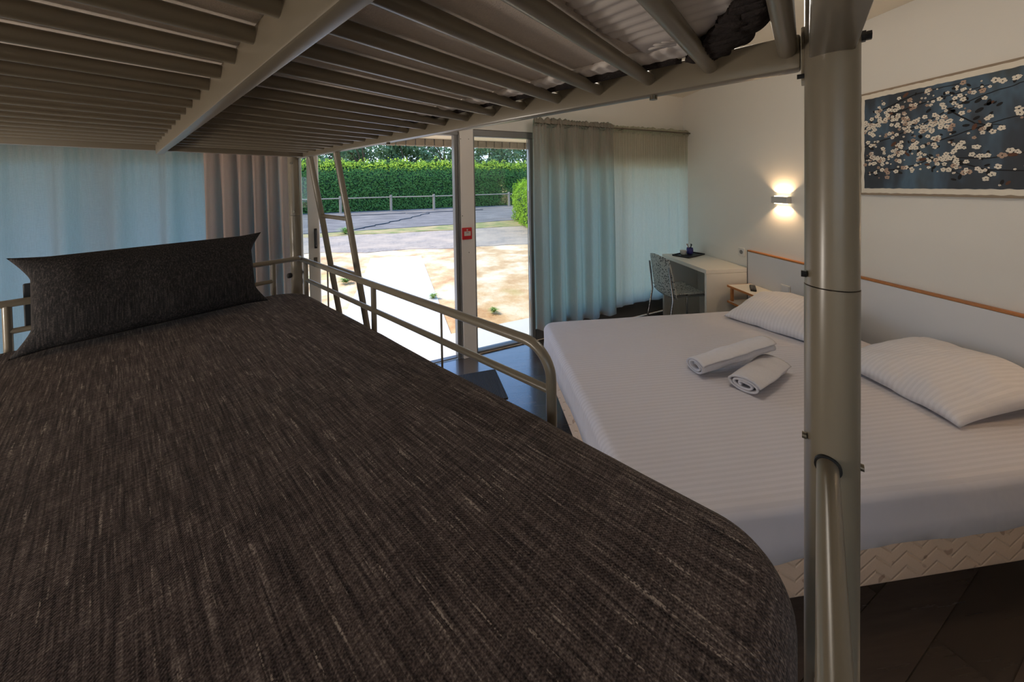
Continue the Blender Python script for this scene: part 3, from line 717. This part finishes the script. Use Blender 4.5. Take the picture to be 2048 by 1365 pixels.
# ------------------------------------------------------------------ double bed
BX0, BX1, BY0, BY1 = .50, 2.515, .982, 2.57
db = thing('double_bed', 'double bed base with beige quilted fabric and short legs under the white sheet', 'bed', (1.5, 1.776, 0))
bw, bl = (BY1-BY0)/2, (BX1-BX0)/2
MB().box((-bl+.012, -bw+.012, .218), (bl-.01, bw-.012, .392), .018, 3).build('quilted_base', 'base', db, smooth=50)
for sx_ in (-1, 1):
    for sy_ in (-1, 1):
        m = MB(); m.lathe([(.026, 0), (.028, .01), (.03, .2175)], 16, (sx_*(bl-.14), sy_*(bw-.14), 0)); m.build('leg', 'black', db, smooth=40)
ds_ = thing('bed_sheet', 'white satin-striped sheet stretched over the double bed', 'sheet', (1.5, 1.776, 0))
def sdisp(p):
    h = p.z
    if h < .41:
        f = (.41-h)/.06; d_ = p.x if abs(p.y) > bw-.03 else p.y
        o = .010*nz(d_*4.5, 1.7)+.006*nz(d_*13, .4); z = h+(.022*nz(d_*1.6, 7.7)+.008*nz(d_*7, 2))*f
        return Vector((p.x+(o if abs(p.x) > bl-.05 else 0), p.y+(o if abs(p.y) > bw-.05 else 0), z))
    if h < .5:
        d_ = p.x if abs(p.y) > bw-.03 else p.y; o = .006*nz(d_*4.5, h*7)
        return Vector((p.x+(o if abs(p.x) > bl-.05 else 0), p.y+(o if abs(p.y) > bw-.05 else 0), h))
    return Vector((p.x, p.y, h+.0035*nz(p.x*2.5, p.y*2.5)+.0012*nz(p.x*14, p.y*6)))
rg = rounded_slab(-bl, bl, -bw, bw, .362, .552, .09, .045)
ring_mesh(rg[:2]+rg[2:], sdisp).build('sheet_fabric', 'sheet', ds_, smooth=180)

def bed_pillow(label, cx_, cy_, rot, hw, hh, th_, seed, tx=0.0, ty=0.0):
    root = thing('pillow', label, 'pillow', (cx_, cy_, .553), rot, 'white pillows on the double bed')
    m = pillow_mesh(hw, hh, th_, .07, seed, 44, .012, .42, flat=.82)
    R_ = Matrix.Rotation(ty, 4, 'Y') @ Matrix.Rotation(tx, 4, 'X'); q_ = [R_ @ Vector(v) for v in m.v]; lo = min(v.z for v in q_)
    m.v = [(v.x, v.y, v.z-lo) for v in q_]; m.build('pillowcase', 'pillowcase', root, smooth=180)
bed_pillow('white pillow at the far side of the bed nearest the desk, partly behind the post', 2.255, 2.25, radians(22), .29, .30, .116, 3.3, ty=-radians(9))
bed_pillow('white pillow at the near side of the bed, front right of the metal post', 2.29, 1.455, radians(-3), .31, .285, .098, 8.1, ty=-radians(9))

# towels
def spiral_roll(L, wdt, hgt, turns, thick, seed):
    m = MB(); n = 120
    def fn(i, j):
        a = -2*pi*turns*(1-j)+pi*.9; k = 1-(1-j)*turns*thick/(hgt*.5)
        k = max(.08, k); x = L*(i-.5)
        e = 1+.05*nz(a*.5, i*3, seed)
        return (x, wdt/2*k*cos(a)*e+.006*nz(i*4, a, seed), hgt/2+hgt/2*k*sin(a)*e+.004*nz(i*6, a*.7, seed+1))
    m.grid(fn, 26, n); return m
tw = thing('towel', 'lower white towel folded into a roll showing its spiral end', 'towel', (1.468, 1.628, .552), radians(27), 'folded towels on the double bed')
spiral_roll(.36, .16, .074, 2.6, .0108, 1.0).build('terry_cloth', 'towel', tw, smooth=180, fix=False, solid=.009)
tw = thing('towel', 'upper white rolled towel lying across the lower one', 'towel', (1.415, 1.742, .553), radians(5), 'folded towels on the double bed')
m = spiral_roll(.47, .15, .085, 2.2, .012, 5.0)
R_ = Matrix.Rotation(-radians(9), 4, 'Y') @ Matrix.Rotation(radians(-14), 4, 'X'); vs = [R_ @ Vector(v) for v in m.v]; lo = min(v.z for v in vs); m.v = [(v.x, v.y, v.z-lo+.004) for v in vs]
m.build('terry_cloth', 'towel', tw, smooth=180, fix=False, solid=.009)

# headboard, shelf, remote, switch
hb = thing('headboard', 'long white laminate headboard with orange wood top edge on right wall', 'headboard', (XW-.028, 1.78, 0))
HY0, HY1 = .45, 3.083
MB().box((-.0, HY0-1.78, .30), (.027, HY1-1.78, .905), .002).build('panel', 'headb', hb)
MB().box((-.002, HY0-1.78, .906), (.0275, HY1-1.78, .922), .004).build('edge_strip', 'wood', hb)
MB().box((-.0015, HY1-1.78+.0005, .30), (.0275, HY1-1.78+.004, .92)).build('end_strip', 'black', hb)
sh = thing('bedside_shelf', 'small white bedside shelf with orange wood edges hung on headboard', 'shelf', (2.53, 2.875, 0))
def shelf(name, z, d0=0.0):
    o = MB().box((-.123+d0, -.165, z-.018), (.12, .165, z)).build(name, 'lamin', sh)
    m = MB(); m.box((-.129+d0, -.169, z-.019), (-.1235+d0, .169, z+.001), .002).box((-.1235+d0, -.1695, z-.019), (.12, -.1655, z+.001), .001).box((-.1235+d0, .1655, z-.019), (.12, .1695, z+.001), .001); m.build('wood_edge', 'wood', o)
shelf('top_board', .60); shelf('lower_board', .45)
for y in (-.15, .128): MB().box((-.11, y, .4505), (-.09, y+.022, .5815), .001).build('upright', 'wood', sh)
MB().box((.113, -.165, .4505), (.12, .165, .5815)).build('back_board', 'lamin', sh)
rm = thing('remote_control', 'black remote control lying on the bedside shelf', 'remote control', (2.535, 2.885, .6015), radians(-38))
MB().box((-.023, -.088, 0), (.023, .088, .017), .006, 3).build('case', 'black', rm, smooth=40)
m = MB()
for i in range(3):
    for j in range(7): m.box((-.016+.0115*i, -.07+.019*j, .0172), (-.008+.0115*i, -.06+.019*j, .0195), .001)
m.build('buttons', 'frame_dark', rm)
sw = thing('wall_switch', 'flat white switch plate on the headboard right of the shelf', 'switch', (XW-.029, 2.665, .655))
MB().box((-.009, -.045, -.04), (0, .045, .04), .003).build('plate', 'white_plastic', sw); MB().box((-.0115, -.034, -.03), (-.0092, .034, .03), .002).build('rocker', 'headb', sw)
sk = thing('power_socket', 'white power socket on the wall between desk and headboard', 'socket', (XW-.001, 3.185, .88))
MB().box((-.009, -.042, -.042), (0, .042, .042), .004).build('plate', 'white_plastic', sk)
m = MB(); m.tube([(-.0088, 0, 0), (-.0105, 0, 0)], .021, 24); m.build('recess', 'frame_dark', sk)

# wall lamps
def wall_lamp(label, y):
    root = thing('wall_lamp', label, 'wall lamp', (XW-.001, y, 1.428), 0, 'wall lamps above the headboard')
    MB().box((-.05, -.075, -.029), (0, .075, .029), .003).build('body', 'lampbody', root)
    for yy in (-.046, 0, .046):
        for sg in (1, -1):
            m = MB(); m.tube([(-.026, yy, sg*.0292), (-.026, yy, sg*.034)], .014, 16); m.build('led_lens', 'led', root)
            l = bpy.data.lights.new('led', 'SPOT'); l.energy = 1.35; l.color = (1.0, .66, .36); l.spot_size = radians(112); l.spot_blend = .25; l.shadow_soft_size = .008
            lo = bpy.data.objects.new('led_light', l); C.objects.link(lo); lo.parent = root; lo.location = (-.027, yy, sg*.040); lo.rotation_euler = (0 if sg < 0 else pi, 0, 0)
wall_lamp('lit white up-and-down wall lamp between curtain corner and bunk post', 2.715)
wall_lamp('matching wall lamp added out of view over the near side of the bed', .84)  # unseen second lamp, added for more light in the room

# wall art
art = thing('wall_art', 'wide blossom branch painting on dark blue-grey ground with torn cream edge', 'picture', (XW-.001, 1.2, 1.835))
ay0, ay1 = -.36, .905
MB().box((-.022, ay0, -.345), (0, ay1, .345), .003).build('mount_board', 'brownboard', art)
def torn(y0, y1, z0, z1, x, amp, n=160):
    P = []
    for i in range(n): f = i/n; P.append((y0+(y1-y0)*f, z0+amp*nz(f*40, 1)))
    for i in range(40): f = i/40; P.append((y1+amp*nz(f*12, 2), z0+(z1-z0)*f))
    for i in range(n): f = i/n; P.append((y1+(y0-y1)*f, z1+amp*nz(f*40, 3)))
    for i in range(40): f = i/40; P.append((y0+amp*nz(f*12, 4), z1+(z0-z1)*f))
    k = len(P); m = MB(); m.add([(x, y, z) for y, z in P]+[(x+.0015, y, z) for y, z in P], [tuple(range(k)), tuple(range(k, 2*k))[::-1]]+[(i, (i+1) % k, (i+1) % k+k, i+k) for i in range(k)]); return m
torn(ay0+.016, ay1-.014, -.331, .331, -.0245, .005).build('torn_paper', 'cream', art)
torn(ay0+.04, ay1-.034, -.300, .300, -.0265, .005).build('painted_ground', 'paint', art)
r = random.Random(5); br = MB(); fl = MB(); lf = MB()
def stroke(pts, w0, w1):
    q_ = []
    for (a, b), (c_, d_) in zip(pts, pts[1:]):
        for i in range(8): f = i/8; q_.append((a+(c_-a)*f, b+(d_-b)*f+.006*nz(a*9+f*3, b*9)))
    q_.append(pts[-1]); n = len(q_)
    for i in range(n-1):
        w_ = (w0+(w1-w0)*i/n)/2; (a, b), (c_, d_) = q_[i], q_[i+1]; L = math.hypot(c_-a, d_-b) or 1; nx, ny = -(d_-b)/L*w_, (c_-a)/L*w_
        br.add([(-.0275, a-nx, b-ny), (-.0275, c_-nx, d_-ny), (-.0275, c_+nx, d_+ny), (-.0275, a+nx, b+ny)], [(0, 1, 2, 3)])
lines = [[(.87, -.02), (.7, .03), (.55, .09), (.42, .16), (.33, .19), (.2, .22), (-.1, .27)], [(.87, -.10), (.72, -.1), (.6, -.05), (.45, -.01), (.3, .04), (.1, .09), (-.2, .12)],
         [(.87, .1), (.7, .18), (.5, .22), (.3, .24)], [(.85, -.2), (.65, -.17), (.5, -.12), (.3, -.14), (.1, -.10), (-.2, -.02)], [(.6, -.05), (.5, -.15), (.4, -.22)], [(.45, .14), (.35, .05), (.25, .02)], [(.5, -.12), (.3, -.2), (.05, -.22)], [(.8, .2), (.6, .27), (.4, .28)]]
for L in lines: stroke(L, .008, .003)
def flower(y, z, s_, b=0):
    fl.cur = b
    for k in range(5):
        a = 2*pi*k/5+r.uniform(-.25, .25)+y*9; pc = (y+s_*.52*cos(a), z+s_*.52*sin(a)); rr = s_*r.uniform(.36, .5); n = 7
        fl.add([(-.0282-.0004*r.random(), pc[0]+rr*cos(2*pi*i/n), pc[1]+rr*sin(2*pi*i/n)*.85) for i in range(n)], [tuple(range(n))])
    fl.cur = 2; n = 5; fl.add([(-.0292, y+s_*.17*cos(2*pi*i/n), z+s_*.17*sin(2*pi*i/n)) for i in range(n)], [tuple(range(n))])
for L in lines:
    for (a, b), (c_, d_) in zip(L, L[1:]):
        cnt = int(10*math.hypot(c_-a, d_-b)/.16*(1.5 if a > .45 else .75))
        for _ in range(cnt):
            f = r.random(); y = a+(c_-a)*f+r.gauss(0, .022); z = b+(d_-b)*f+r.gauss(0, .030)
            if -.285 < z < .285 and ay0+.05 < y < ay1-.035: flower(y, z, r.choice((.005, .007, .010, .013, .015))*(1.0 if a > .4 else 1.25), 0 if r.random() < .8 else 1)
for cy_, cz_, sd, n in ((.83, .10, .03, 26), (.66, .12, .045, 34), (.52, .06, .045, 36), (.80, -.12, .03, 18), (.68, -.06, .03, 16), (.42, -.09, .03, 12)):
    for _ in range(n): flower(min(ay1-.04, cy_+r.gauss(0, sd)), cz_+r.gauss(0, sd*.8), r.choice((.008, .011, .013, .015)), 0 if r.random() < .85 else 1)
for _ in range(120):
    L = r.choice(lines); a, b = r.choice(L); y, z = a+r.gauss(0, .06), b+r.gauss(0, .05)
    if not (-.29 < z < .29 and ay0+.05 < y < ay1-.05): continue
    lf.cur = r.choice((0, 0, 0, 1)); s_ = r.uniform(.008, .02); an = r.uniform(0, pi); n = 8
    lf.add([(-.0278, y+s_*cos(an)*cos(2*pi*i/n)-s_*.5*sin(an)*sin(2*pi*i/n), z+s_*sin(an)*cos(2*pi*i/n)+s_*.5*cos(an)*sin(2*pi*i/n)) for i in range(n)], [tuple(range(n))])
al_ = MB()
for src, mp_ in ((br, {0: 2}), (lf, {0: 2, 1: 3}), (fl, {0: 0, 1: 1, 2: 2})):
    o_ = len(al_.v); al_.v += src.v; al_.f += [tuple(i+o_ for i in f) for f in src.f]; al_.mi += [mp_[i] for i in src.mi]
al_.build('painted_blossoms', ['petal', 'petal_b', 'twig', 'rust'], art, fix=False)

# ------------------------------------------------------------------ desk corner
dk = thing('desk', 'white laminate desk against the right wall under the curtain corner', 'desk', (2.445, 3.53, 0))
DY0, DY1 = -.440, .345
MB().box((-.225, DY0, .70), (.232, DY1, .74), .002).build('desktop', 'lamin', dk)
for y in (DY0, DY1-.028): MB().box((-.222, y, 0), (.23, y+.028, .6985), .002).build('side_panel', 'lamin', dk)
MB().box((.205, DY0+.029, .25), (.228, DY1-.029, .6985)).build('modesty_panel', 'lamin', dk)
tr = thing('tray', 'flat black tray on the desk under the cups', 'tray', (2.472, 3.745, .7405), radians(27))
MB().box((-.17, -.10, 0), (.17, .10, .005), .002).build('tray_base', 'black', tr)
m = MB(); m.box((-.17, -.10, .0052), (.17, -.092, .016), .002).box((-.17, .092, .0052), (.17, .10, .016), .002).box((-.17, -.0915, .0052), (-.162, .0915, .016), .002).box((.162, -.0915, .0052), (.17, .0915, .016), .002); m.build('tray_rim', 'black', tr)
cb = thing('cup', 'blue-purple cup holding spoons on the black tray', 'cup', (2.515, 3.785, .7460))
m = MB(); m.lathe([(.026, 0), (.034, .01), (.037, .04), (.034, .075), (.031, .075), (.033, .04), (.03, .012), (.002, .008)], 24); m.build('bowl', 'blue', cb, smooth=60)
for i, (a, b, c_) in enumerate(((.018, .01, 'black'), (-.02, .012, 'wood'), (.005, -.02, 'black'), (-.006, .02, 'chrome'))):
    o = thing('spoon', ['black spoon handle leaning right in the blue cup', 'pale wooden stirrer in the blue cup', 'black stirrer standing nearest in the blue cup', 'steel spoon handle at the back of the blue cup'][i], 'spoon', (2.515, 3.785, .756))
    m = MB(); m.tube([(-a*.3, -b*.3, 0), (a, b, .085), (a*1.35, b*1.35, .108)], [.003, .003, .0055], 8); m.build('handle', c_, o, smooth=60)
cw = thing('cup', 'white cup beside the blue cup on the black tray', 'cup', (2.42, 3.765, .7460))
m = MB(); m.lathe([(.022, 0), (.03, .008), (.038, .05), (.036, .05), (.028, .012), (.002, .008)], 24); m.build('bowl', 'white_plastic', cw, smooth=60)
# chair (faces +x, towards the desk)
ch = thing('desk_chair', 'speckled black and white plastic chair with chrome legs tucked under the desk', 'chair', (2.2, 3.47, 0))
def seatf(i, j):
    y = (j-.5)*.43; x = -.20+.42*i; e = (2*j-1)**2; z = .445-.018*(1-e)*sin(pi*min(1, i*1.1))+.012*e-(.05*max(0, (i-.8)/.2)**2)
    return (x, y*(1-.10*i), z)
m = MB(); m.grid(seatf, 24, 24); m.build('seat', 'speckle', ch, smooth=180, solid=.008)
def backf(i, j):
    y = (j-.5); e = (2*j-1)**2; z = .40+.43*i-.03*e*(i**3); w_ = .43-.06*i*i; x = -.195-.07*i+.035*(1-e)*-1+.02
    return (x-.0, y*w_, z+.0)
m = MB(); m.grid(backf, 24, 24); m.build('backrest', 'speckle', ch, smooth=180, solid=.008)
for sy_ in (-1, 1):
    m = MB(); m.tube([(-.285, sy_*.215, 0), (-.215, sy_*.205, .40), (-.232, sy_*.200, .56), (-.252, sy_*.194, .72)], .0105, 12); m.build('leg', 'chrome', ch, smooth=60)
    m = MB(); m.tube([(.2, sy_*.20, 0), (.185, sy_*.18, .40), (.15, sy_*.17, .422), (-.2, sy_*.185, .422)], .0105, 12); m.build('leg', 'chrome', ch, smooth=60)

# fire alarm call point on the post
al = thing('fire_alarm', 'red square fire alarm call point on the white door post', 'alarm', fw(-.0415, -.0325, 1.159), FA)
MB().box((-.046, -.022, -.054), (.046, 0, .054), .005, 3).build('case', 'red', al, smooth=40)
MB().box((-.030, -.0245, -.02), (.032, -.0222, .022), .001).build('window', 'label', al)
m = MB(); m.tube([(0, -.0222, .034), (0, -.0250, .034)], .007, 12); m.build('indicator', 'label', al)
m = MB(); m.box((-.010, -.0252, .006), (.014, -.0247, .012)); m.build('arrow_mark', 'frame_dark', al)
# door mat
dm = MB().box((-.55, -.42, 0), (0, 0, .008), .003).build('door_mat', 'doormat', loc=(.15, 2.94, .0005), rotz=radians(10)); tag(dm, 'dark grey ribbed door mat on the floor inside the door', 'door mat')

# ------------------------------------------------------------------ unseen ceiling light, added to brighten the room
cl = thing('added_ceiling_light', 'round warm ceiling light added out of view above the double bed', 'ceiling light', (1.15, 1.55, CEIL-.001))
m = MB(); m.lathe([(.17, -.012), (.18, -.002), (.18, 0)], 40); m.build('rim', 'lampbody', cl, smooth=40)
m = MB(); m.lathe([(.03, -.06), (.10, -.052), (.15, -.03), (.165, -.0125)], 40); m.build('diffuser', 'diffuser', cl, smooth=60)
l = bpy.data.lights.new('added_ceiling_lamp', 'POINT'); l.energy = 8; l.color = (1.0, .92, .82); l.shadow_soft_size = .17
lo = bpy.data.objects.new('added_ceiling_lamp', l); C.objects.link(lo); lo.location = (1.15, 1.55, CEIL-.30)


# unseen globe lamp, added to light the underside of the upper bunk
fl_ = thing('added_floor_lamp', 'low globe lamp added out of view at the left of the bunk bed', 'floor lamp', (-2.3, .2, 0))
m = MB(); m.lathe([(.12, 0), (.12, .012), (.015, .022)], 32); m.build('base', 'lampbody', fl_, smooth=40)
m = MB(); m.tube([(0, 0, .02), (0, 0, .84)], .010, 14); m.build('pole', 'lampbody', fl_, smooth=60)
m = MB(); m.lathe([(.035, .84), (.042, .85), (.042, .87), (.034, .872)], 24); m.build('socket', 'lampbody', fl_, smooth=40)
gl = m_emit('added_globe', (1.0, .90, .79), 66.0)
m = MB(); m.lathe([(.13*sin(pi*i/16)+.001, 1.0-.13*cos(pi*i/16)) for i in range(17)], 32); m.build('added_globe', gl, fl_, smooth=180)
